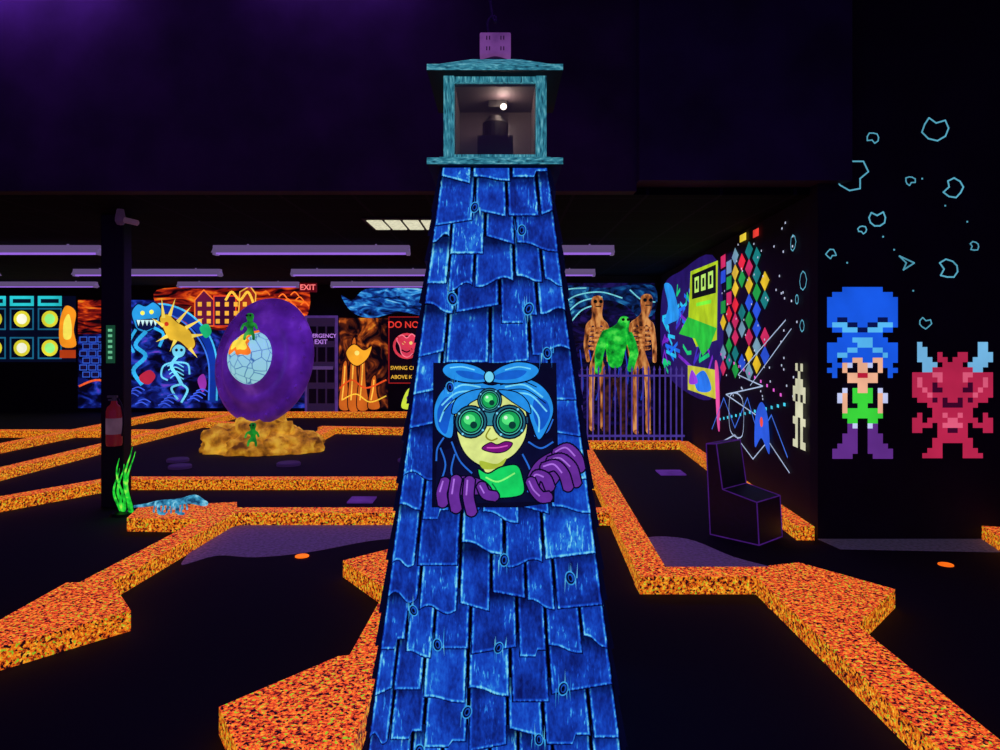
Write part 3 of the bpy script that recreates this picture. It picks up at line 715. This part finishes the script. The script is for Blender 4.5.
skin('legs', [(gx, gy, 1.08, .13), (gx - .11, gy, .92, .11), (gx - .14, gy - .04, .48, .08), (gx - .14, gy, .1, .07), (gx - .14, gy - .14, .05, .05),
              (gx + .11, gy, .92, .11), (gx + .14, gy - .04, .48, .08), (gx + .14, gy, .1, .07), (gx + .14, gy - .14, .05, .05)],
     [(0, 1), (1, 2), (2, 3), (3, 4), (0, 5), (5, 6), (6, 7), (7, 8)], ramp_mat('brown_trousers', [(.35, (20, 10, 14)), (.65, (96, 52, 40))], (1, 1, 1), 9, 3, .5), e)
mb = MB()
for s in (-1, 1): mb.lathe([(.025, 0), (.025, .01)], Matrix.Translation((gx + .13 + s * .04, gy - .27, 1.93)) @ Matrix.Rotation(math.pi / 2, 4, 'X'), 10)
mb.build('eyes', m_dark, e)

# ------------------------------------------------------------ back wall murals (y = 16)
def bfn(a, b, d): return ((a - 500) / 45.0, 16 - d, 1.6 - (b - 340) / 45.0)
A = Art('arcade_lights_mural', bfn, ns=2, k=1.1)
A.rect((4, 8, 30), -40, 296, 76, 362)
for cx in (-34, -6, 22, 50):
    A.rect((40, 200, 210), cx - 12, 296, cx + 12, 306); A.rect((5, 20, 40), cx - 9, 299, cx + 9, 303)
    for cy in (319, 348):
        A.rect((24, 96, 130), cx - 12, cy - 11, cx + 12, cy + 11); A.rect((4, 8, 26), cx - 10.5, cy - 9.5, cx + 10.5, cy + 9.5)
        A.ell((225, 215, 50), cx, cy, 8.2); A.ell((255, 255, 225) if cx < 40 else (150, 245, 130), cx, cy, 5.2)
A.sm((250, 150, 30), [(61, 345), (60, 322), (66, 306), (76, 312), (74, 330), (76, 346)]); A.sm((250, 230, 90), [(64, 338), (64, 322), (69, 314), (72, 326), (71, 338)])
A.rect((180, 60, 20), 60, 350, 76, 358)
A.build()
m_fire = ramp_mat('fire_sky_paint', [(.40, (12, 2, 10)), (.52, (140, 24, 16)), (.62, (230, 76, 20)), (.74, (255, 170, 40))], (.6, 1, 2.6), 2.2, 6, .9, dist=1.8)
m_dusk = ramp_mat('dusk_paint', [(.42, (3, 3, 26)), (.54, (14, 24, 104)), (.64, (34, 64, 190)), (.74, (120, 66, 210))], (1, 1, 1.6), 2.4, 6, .85, dist=1.2)
m_rock = ramp_mat('rock_paint', [(.44, (5, 2, 8)), (.55, (90, 34, 14)), (.65, (196, 90, 26)), (.75, (246, 170, 50))], (1.6, 1, 1), 2.0, 6, .85, dist=1.8)
m_cloud = ramp_mat('cloud_paint', [(.36, (3, 8, 40)), (.48, (16, 60, 150)), (.6, (50, 150, 230)), (.7, (150, 225, 250))], (.8, 1, 2.2), 2.6, 6, .9, dist=1.6)
A = Art('monster_city_mural', bfn, ns=2, k=1.12)
A.rect(m_dusk, 78, 300, 307, 408)
A.rect(m_fire, 78, 300, 106, 334)
A.poly(m_fire, spl([(157, 290), (200, 287), (260, 289), (306, 287), (306, 318), (280, 324), (240, 330), (200, 328), (170, 316), (157, 306)], True, 4))
for r in range(6):
    for q in range(3): A.rect((20, 10, 50), 80 + q * 9 + (r % 2) * 3, 337 + r * 7, 87 + q * 9 + (r % 2) * 3, 342 + r * 7, (50, 90, 200), .8)
A.poly((96, 20, 60), [(195, 326), (195, 300), (204, 290), (214, 300), (214, 326)], (250, 120, 40), 1.2); A.poly((60, 10, 50), [(214, 326), (214, 296), (236, 296), (236, 326)], (240, 70, 40), 1.2)
A.poly((150, 40, 30), [(238, 328), (240, 292), (250, 286), (256, 294), (254, 328)], (255, 190, 70), 1.2)
for a in range(198, 254, 9):
    for bb in (302, 311, 319): A.rect((250, 180, 60), a, bb, a + 4, bb + 4.5)
A.sline((255, 200, 70), [(226, 300), (232, 292), (240, 300), (248, 292), (254, 304)], 2.5)
for i in range(16):
    a = 262 + (i * 37) % 42; bb = 294 + (i * 23) % 28; A.sline((250, 120, 40), [(a, bb), (a + 4, bb - 3), (a + 8, bb + 1)], 1.2)
A.sline((16, 50, 150), [(140, 318), (160, 308), (185, 316), (205, 336), (214, 362), (214, 400)], 9); A.sline((70, 190, 240), [(140, 314), (160, 304), (187, 312), (208, 333), (217, 360), (217, 400)], 1.8)
A.sline((60, 120, 230), [(142, 323), (160, 313), (182, 321), (200, 340), (209, 364), (209, 400)], 1.5)
A.sm((40, 150, 220), [(134, 322), (132, 312), (138, 304), (146, 306), (154, 302), (162, 310), (158, 324), (148, 332), (138, 330)], (8, 16, 60), 1.2)
A.poly((10, 20, 70), [(136, 320), (158, 318), (156, 327), (146, 331), (138, 328)])
for q in range(5): A.poly((210, 250, 250), [(137 + q * 4.2, 320), (141 + q * 4.2, 320), (139 + q * 4.2, 326)])
A.ell((250, 240, 90), 143, 313, 2.2); A.ell((250, 240, 90), 152, 312, 2.2)
A.sline((50, 170, 225), [(146, 332), (136, 345), (146, 356), (134, 370), (142, 384)], 4); A.sline((50, 170, 225), [(155, 328), (164, 334), (160, 346)], 3)
A.sline((50, 170, 225), [(136, 330), (130, 342), (134, 352)], 3)
A.sm((226, 180, 50), [(164, 330), (160, 318), (168, 314), (178, 322), (190, 330), (196, 344), (190, 350), (180, 342), (170, 340)], (60, 20, 20), 1.2)
for a, bb, dx, dy in [(164, 318, -2, -20), (170, 316, 6, -18), (178, 322, 14, -16), (186, 328, 18, -10), (192, 336, 16, -2), (164, 326, -12, -8), (168, 336, -12, 6), (176, 340, -6, 12), (190, 348, 8, 10)]:
    L = math.hypot(dx, dy); A.poly((245, 215, 90), [(a - dy / L * 2, bb + dx / L * 2), (a + dy / L * 2, bb - dx / L * 2), (a + dx, bb + dy)])
A.ell((200, 50, 30), 167, 324, 2.2)
LB = (110, 205, 235)
A.sm(LB, [(172, 350), (178, 344), (186, 348), (184, 356), (176, 358)], (10, 20, 70), 1); A.sline(LB, [(178, 356), (172, 366), (178, 376), (182, 384)], 3.4); A.sline(LB, [(182, 384), (172, 388), (178, 399)], 2.2); A.sline(LB, [(182, 384), (188, 390), (182, 402)], 2.2)
A.sline(LB, [(174, 362), (164, 366), (162, 376), (168, 380)], 1.8); A.sline(LB, [(176, 362), (188, 364), (190, 374)], 1.8)
for q in range(4): A.sline(LB, [(168 + q, 366 + q * 4), (176, 363 + q * 4), (184, 367 + q * 4)], 1.1)
A.ell((8, 16, 50), 177, 350, 1.5); A.ell((8, 16, 50), 182, 350, 1.5)
A.sm((170, 34, 60), [(140, 376), (150, 370), (156, 376), (150, 384), (142, 382)]); A.sm((150, 50, 170), [(198, 380), (204, 374), (207, 384), (203, 392)])
A.sline((230, 90, 40), [(80, 386), (100, 380), (130, 390)], 2); A.sm((30, 190, 120), [(200, 328), (208, 324), (212, 332), (206, 338)])
for i in range(14):
    a = 110 + (i * 29) % 90; bb = 388 + (i * 13) % 18; A.sline((60, 90, 220), [(a, bb), (a + 6, bb - 2), (a + 12, bb + 1)], 1.2)
A.build()
A = Art('desert_mural', bfn, ns=2, k=1.1)
A.rect(m_rock, 339, 318, 388, 409); A.poly(m_cloud, spl([(341, 295), (352, 300), (366, 289), (400, 288), (430, 290), (440, 300), (430, 316), (400, 312), (372, 318), (352, 312)], True, 4))
A.rect(m_rock, 425, 318, 515, 409); A.rect(m_cloud, 434, 288, 515, 316)
for a, h in [(345, 44), (354, 66), (363, 50), (374, 30)]:
    A.sm((200, 96, 26), [(a - 6, 408), (a - 4, 408 - h * .6), (a - 2, 408 - h), (a + 2, 406 - h), (a + 3, 408 - h * .5), (a + 6, 408)], (40, 8, 10), 1); A.sline((255, 190, 70), [(a - 3, 400), (a - 1, 408 - h * .6), (a, 410 - h)], 1.3)
A.sm((250, 170, 40), [(346, 352), (354, 344), (364, 350), (372, 346), (368, 358), (358, 366), (350, 362)], (60, 14, 10), 1); A.ell((250, 230, 120), 357, 353, 2.4)
A.sline((230, 80, 30), [(340, 388), (352, 380), (366, 388), (386, 380)], 1.6); A.sline((250, 200, 60), [(342, 400), (356, 394), (370, 402), (386, 396)], 1.2)
A.sm((200, 220, 60), [(402, 408), (404, 396), (410, 388), (416, 396), (416, 408)]); A.ell((90, 30, 120), 409, 398, 2.5)
A.build()
e = empty('no_high_swing_sign')
A = Art('sign_board', bfn, ns=2, start=.02)
A.poly((10, 2, 10), [(389, 317), (424, 317), (424, 383), (389, 383)], (150, 26, 26), 1.0)
A.ell((226, 60, 80), 407, 346, 14, 13); A.ell((14, 2, 14), 407, 346, 11.5, 10.5)
A.sm((226, 60, 90), [(400, 346), (397, 339), (402, 335), (407, 338), (412, 334), (417, 340), (415, 350), (408, 357), (402, 354)], (255, 130, 150), 1.0)
A.ell((250, 210, 120), 404, 343, 1.7); A.ell((250, 210, 120), 411, 343, 1.7); A.sline((20, 4, 20), [(402, 350), (407, 352), (412, 349)], 1.3)
A.line((226, 60, 80), [(398, 337), (416, 355)], 2)
A.build(e)
RX = (math.pi / 2, 0, 0)
def btext(n, t, a, b, sz, c, par, d=.06): return text(n, t, sz, ((a - 500) / 45.0, 16 - d, 1.6 - (b - 340) / 45.0), RX, paint(c), par)
btext('word_do_not', 'DO NOT', 406.5, 325, .2, (245, 60, 50), e); btext('word_swing', 'SWING CLUB', 406.5, 368, .115, (250, 190, 60), e); btext('word_above', 'ABOVE KNEE', 406.5, 377, .115, (250, 190, 60), e)

# emergency door + exit sign
dr = empty('door_1')
m_dfr = paint((96, 60, 150), .6)
X = lambda a: (a - 500) / 45.0
box('door_leaf', X(308), X(336), 15.93, 15.97, 0, 1.6 + 22 / 45, matte('door_paint', (60, 40, 80), .7, 0, .35), dr)
m_dp = matte('door_panel', (20, 12, 40), .7)
for q in range(3):
    for s in range(4):
        box('door_panel', X(310 + q * 9), X(317 + q * 9), 15.915, 15.93, .2 + s * .46, .52 + s * .46, m_dp, dr)
box('jamb_l', X(306), X(308), 15.9, 16, 0, 2.13, m_dfr, dr); box('jamb_r', X(336), X(338), 15.9, 16, 0, 2.13, m_dfr, dr); box('head', X(306), X(338), 15.9, 16, 2.09, 2.14, m_dfr, dr)
box('push_bar', X(310), X(334), 15.86, 15.91, .95, 1.02, matte('bar', (120, 90, 160), .4, 0, .3), dr)
btext('word_emergency', 'EMERGENCY', 322, 336, .12, (190, 130, 235), dr, .1); btext('word_exit', 'EXIT', 322, 342, .14, (190, 130, 235), dr, .1)
e = empty('exit_sign')
ex, ey, ez = -3.79, 14.2, 2.635
box('housing', ex - .17, ex + .17, ey, ey + .05, ez - .09, ez + .09, matte('exit_housing', (110, 14, 22), .5, 0, .5), e)
box('hanger', ex - .01, ex + .01, ey + .02, ey + .04, ez + .09, 2.799, m_dark, e)
text('letters', 'EXIT', .15, (ex, ey - .01, ez), RX, paint((255, 120, 120), 1.3), e)

# ------------------------------------------------------------ column with extinguisher
box('support_column', -3.80, -3.58, 6.85, 7.0, 0, 2.799, matte('column_black', (14, 12, 20), .6), bevel=.01)
e = empty('column_sign'); box('plate', -3.74, -3.66, 6.835, 6.848, 1.38, 1.74, matte('sign_green', (30, 90, 60), .5, 0, .5), e)
A = Art('glyphs', lambda a, b, d: (a, 6.834 - d, b), start=.001)
for k in range(6): A.rect((110, 200, 150), -3.72, 1.42 + k * .052, -3.68, 1.445 + k * .052)
A.build(e)
fx, fy = -3.62, 6.755
e = empty('fire_extinguisher'); mb = MB()
mb.lathe([(.001, .60), (.065, .61), (.07, .63), (.07, .93), (.06, .97), (.03, 1.0), (.025, 1.03), (.001, 1.03)], Matrix.Translation((fx, fy, 0)), 24)
mb.build('tank', matte('red_enamel', (120, 26, 40), .35, 0, .28), e, True)
mb = MB(); mb.box(fx - .06, fx + .03, fy - .015, fy + .015, 1.06, 1.08); mb.box(fx - .05, fx + .03, fy - .015, fy + .015, 1.03, 1.045); mb.lathe([(.02, 1.02), (.02, 1.07)], Matrix.Translation((fx, fy, 0)), 12); mb.box(fx - .03, fx + .03, fy + .05, 6.85, .85, .88)
mb.build('valve', matte('valve_metal', (70, 60, 80), .4, 0, .1), e); tube('hose', [(fx + .03, fy, 1.05), (fx + .1, fy, .98), (fx + .095, fy, .8), (fx + .08, fy - .01, .7)], .011, m_dark, e, smooth=True)
mb = MB(); mb.lathe([(.0705, .72), (.0712, .73), (.0712, .86), (.0705, .87)], Matrix.Translation((fx, fy, 0)), 24); mb.build('label', paint((120, 84, 110), .4), e, True)
e = empty('seaweed_sculpture')
m_weed = ramp_mat('weed_green', [(.35, (10, 130, 30)), (.55, (40, 230, 60)), (.7, (170, 255, 90))], (1, 1, 1), 14, 3, .9)
rk = random.Random(3)
for k in range(7):
    bx = -3.49 + k * .016; h = rk.uniform(.36, .62); ph = rk.uniform(0, 3); n = 12; v = []; f = []
    for i in range(n + 1):
        t = i / n; x = bx + .026 * math.sin(t * 6 + ph) + (k - 3) * .010 * t; wd = .016 * (1 - t) ** .6 + .001; y = 6.60 + .03 * math.sin(k * 2) + .02 * math.cos(t * 4 + ph)
        v += [(x - wd, y, h * t), (x, y - .008, h * t), (x + wd, y, h * t)]
        if i: q = 3 * i; f += [(q - 3, q - 2, q + 1, q), (q - 2, q - 1, q + 2, q + 1)]
    mesh('blade_%d' % k, v, f, m_weed, parent=e)
mb = MB(); mb.lathe([(.12, 0), (.1, .02), (.03, .035)], Matrix.Translation((-3.45, 6.6, 0)), 12); mb.build('weed_base', m_dark, e)
e = empty('security_camera'); mb = MB(); mb.lathe([(.001, 2.65), (.03, 2.66), (.045, 2.69), (.045, 2.72), (.03, 2.799)], Matrix.Translation((-3.48, 6.6, 0)), 16)
mb.build('dome', matte('cam_plastic', (90, 60, 100), .4, 0, .15), e, True)
mb = MB(); mb.lathe([(.026, 0), (.026, .12), (.015, .13)], Matrix.Translation((-3.44, 6.6, 2.70)) @ Matrix.Rotation(1.8, 4, 'Y'), 14); mb.build('barrel', matte('cam_barrel', (130, 90, 120), .4, 0, .2), e, True)

# bone creature lying on slab
e = empty('skeleton_lizard_sculpture'); m_bone = ramp_mat('bone_blue', [(.35, (14, 70, 110)), (.55, (70, 170, 210)), (.7, (160, 230, 245))], (1, 1, 1), 20, 3, .85)
bx, by, bz = -2.80, 6.2, .145
skin('spine', [(bx, by, bz + .05, .035), (bx - .12, by, bz + .06, .024), (bx - .24, by + .02, bz + .03, .018), (bx - .36, by, bz + .02, .010),
               (bx + .1, by, bz + .08, .03), (bx + .17, by - .01, bz + .09, .048), (bx + .25, by - .03, bz + .06, .032), (bx + .3, by - .04, bz + .05, .018),
               (bx + .06, by - .1, bz + .05, .016), (bx + .1, by - .16, bz, .014), (bx + .16, by - .17, bz, .012), (bx - .1, by - .09, bz + .06, .016), (bx - .06, by - .16, bz, .014), (bx - .0, by - .17, bz, .012)],
     [(0, 1), (1, 2), (2, 3), (0, 4), (4, 5), (5, 6), (6, 7), (0, 8), (8, 9), (9, 10), (1, 11), (11, 12), (12, 13)], m_bone, e)
for k in range(7):
    x = bx - .16 + k * .04; r = .075 - abs(k - 4) * .007
    tube('rib_%d' % k, [(x, by + r * math.cos(t), bz - .02 + r * 1.3 * math.sin(t)) for t in [i * math.pi / 8 for i in range(9)]], .008, m_bone, e)

# ------------------------------------------------------------ purple saucer egg on rocks
sx, sy, sz = -3.42, 10.45, 1.30
e = empty('alien_saucer_sculpture')
m_sau = ramp_mat('saucer_purple', [(.3, (66, 22, 110)), (.6, (104, 44, 160)), (.75, (134, 70, 190))], (1, 1, 1), 2.5, 3, .40, base=1.6, rough=.5)
ax = Vector((-.44, -.90, .08)).normalized()
Mq = Matrix.Translation((sx, sy, sz)) @ Matrix.Rotation(math.radians(13), 4, 'Y') @ Matrix.Scale(1.04, 4, (0, 0, 1)) @ ax.to_track_quat('Z', 'Y').to_matrix().to_4x4()
mb = MB(); mb.lathe([(.001, -.36), (.3, -.34), (.55, -.26), (.75, -.14), (.86, -.04), (.89, .02), (.875, .07), (.82, .10), (.76, .09), (.70, .10), (.64, .17), (.58, .19), (.52, .165), (.46, .17), (.41, .24), (.36, .26), (.001, .26)], Mq, 64)
for k in range(24):
    a = 2 * math.pi * k / 24; c = Mq @ Vector((.80 * math.cos(a), .80 * math.sin(a), .095))
    mb.lathe([(.001, -.03), (.022, -.02), (.03, 0), (.022, .02), (.001, .03)], Matrix.Translation(c), 10)
mb.build('saucer_body', m_sau, e, True)
me_, nt, b = newmat('egg_paint')
tc = nt.nodes.new('ShaderNodeTexCoord'); n = nt.nodes.new('ShaderNodeTexVoronoi'); n.feature = 'DISTANCE_TO_EDGE'; n.inputs['Scale'].default_value = 7; nt.links.new(tc.outputs['Object'], n.inputs['Vector'])
cr = nt.nodes.new('ShaderNodeValToRGB'); q = cr.color_ramp.elements; q[0].position = .01; q[0].color = lin((40, 110, 160)); q[1].position = .05; q[1].color = lin((158, 222, 232))
nt.links.new(n.outputs['Distance'], cr.inputs['Fac']); nt.links.new(cr.outputs['Color'], b.inputs['Emission Color']); b.inputs['Emission Strength'].default_value = .78; b.inputs['Base Color'].default_value = lin((120, 160, 200))
ER, EH = .37, .36
mb = MB(); mb.lathe([(ER * math.cos(t) + .001, .2 + EH * math.sin(t)) for t in [i * math.pi / 2 / 12 for i in range(13)]], Mq, 40); mb.build('egg', me_, e, True)
n = 44
up = (Mq.to_3x3().inverted() @ Vector((0, 0, 1))); upa = math.atan2(up.y, up.x)
def dome(x, y, k=1.015):
    r = min(math.hypot(x, y), ER - .005); h = EH * math.sqrt(max(0, 1 - (r / ER) ** 2)); return Mq @ Vector((x * k, y * k, .2 + h * k))
def splash(name, cu, cv, r, mat, seed, k, rings=8):
    rad = [r * (1 + .30 * math.sin(3 * a + seed) + .14 * math.sin(7 * a + seed * 2)) for a in [2 * math.pi * i / n for i in range(n)]]
    c = math.cos(upa); s = math.sin(upa); v = []; f = []
    for j in range(rings + 1):
        for i in range(n):
            a = 2 * math.pi * i / n; rr_ = rad[i] * j / rings; u_ = cu + rr_ * math.cos(a); v_ = cv + rr_ * math.sin(a)
            v.append(dome(u_ * c - v_ * s, u_ * s + v_ * c, k))
    for j in range(rings):
        for i in range(n): f.append((j * n + i, j * n + (i + 1) % n, (j + 1) * n + (i + 1) % n, (j + 1) * n + i))
    mesh(name, v, f, mat, parent=e, smooth=True)
splash('yolk', .15, 0, .17, paint((250, 124, 30)), 2, 1.02); splash('yolk_core', .17, .0, .12, paint((255, 225, 70)), 2, 1.035)
def alien(name, x, y, z, S, par):
    skin(name, [(x, y, z, .07 * S), (x, y, z + .15 * S, .08 * S), (x, y, z + .25 * S, .05 * S), (x, y - .02 * S, z + .36 * S, .11 * S), (x, y - .03 * S, z + .46 * S, .09 * S),
                (x - .14 * S, y - .04, z + .18 * S, .035 * S), (x - .2 * S, y - .1 * S, z + .02 * S, .03 * S), (x + .14 * S, y - .04, z + .18 * S, .035 * S), (x + .2 * S, y - .1 * S, z + .05 * S, .03 * S),
                (x - .1 * S, y - .08 * S, z - .08 * S, .04 * S), (x - .12 * S, y - .1 * S, z - .22 * S, .03 * S), (x + .1 * S, y - .08 * S, z - .08 * S, .04 * S), (x + .12 * S, y - .1 * S, z - .22 * S, .03 * S)],
         [(0, 1), (1, 2), (2, 3), (3, 4), (1, 5), (5, 6), (1, 7), (7, 8), (0, 9), (9, 10), (0, 11), (11, 12)], m_greens, par)
    mb = MB()
    for s in (-1, 1): mb.lathe([(.001, -.03 * S), (.02 * S, -.02 * S), (.03 * S, 0), (.02 * S, .02 * S), (.001, .03 * S)], Matrix.Translation((x + s * .045 * S, y - .13 * S, z + .39 * S)), 10)
    mb.build(name + '_eyes', m_dark, par, True)
alien('green_alien_top', -3.46, 9.98, 1.72, .56, e); alien('green_alien_base', -3.36, 9.80, .26, .48, e)
m_gold = ramp_mat('gold_rock', [(.32, (96, 52, 10)), (.48, (190, 122, 26)), (.66, (240, 184, 54))], (1, 1, 1), 6, 5, .68, base=.7)
bm = bmesh.new()
def lump(x, y, z, rx, ry, rz, sd):
    r = bmesh.ops.create_icosphere(bm, subdivisions=4, radius=1)
    for v in r['verts']:
        d = 1 + .35 * noise.noise(v.co * 2.2 + Vector((sd, 0, 0))) + .12 * noise.noise(v.co * 6 + Vector((0, sd, 0)))
        v.co = Vector((x + v.co.x * rx * d, y + v.co.y * ry * d, max(.0, z + v.co.z * rz * d)))
lump(sx, sy, .12, .55, .4, .42, 1); lump(sx - .5, sy - .1, .08, .36, .3, .30, 4); lump(sx + .5, sy - .05, .06, .34, .3, .26, 7); lump(sx - .1, sy - .3, .04, .4, .26, .22, 9); lump(sx + .25, sy - .25, .05, .28, .24, .24, 12); lump(sx - .70, sy, .04, .2, .24, .16, 13)
me = bpy.data.meshes.new('rock_mound'); bm.to_mesh(me); bm.free(); me.materials.append(m_gold)
for p in me.polygons: p.use_smooth = True
link(bpy.data.objects.new('rock_mound', me), e)

# ------------------------------------------------------------ purple chair by the side wall
e = empty('neon_edged_chair'); m_ch = matte('chair_vinyl', (26, 16, 46), .6, 20, .05); m_ce = paint((84, 34, 140), .5, 10)
R = Matrix.Translation((1.99, 5.90, 0)) @ Matrix.Rotation(math.radians(42), 4, 'Z') @ Matrix.Scale(.93, 4)
def cbox(name, pts, y0, y1):
    n = len(pts)
    v = [R @ Vector((y0, p[0], p[1])) for p in pts] + [R @ Vector((y1, p[0], p[1])) for p in pts]
    f = [tuple(range(n)), tuple(range(2 * n - 1, n - 1, -1))] + [(i, i + n, (i + 1) % n + n, (i + 1) % n) for i in range(n)]
    mesh(name, v, f, m_ch, parent=e)
    for i in range(n):
        for a, c in ((i, (i + 1) % n), (i + n, (i + 1) % n + n), (i, i + n)):
            tube(name + '_piping', [v[a], v[c]], .005, m_ce, e)
# side profile of the seat: front block rising into a slanted back
cbox('seat_shell', [(-.26, .005), (.20, .005), (.24, .80), (.14, .81), (.08, .42), (-.24, .36)], -.20, .20)
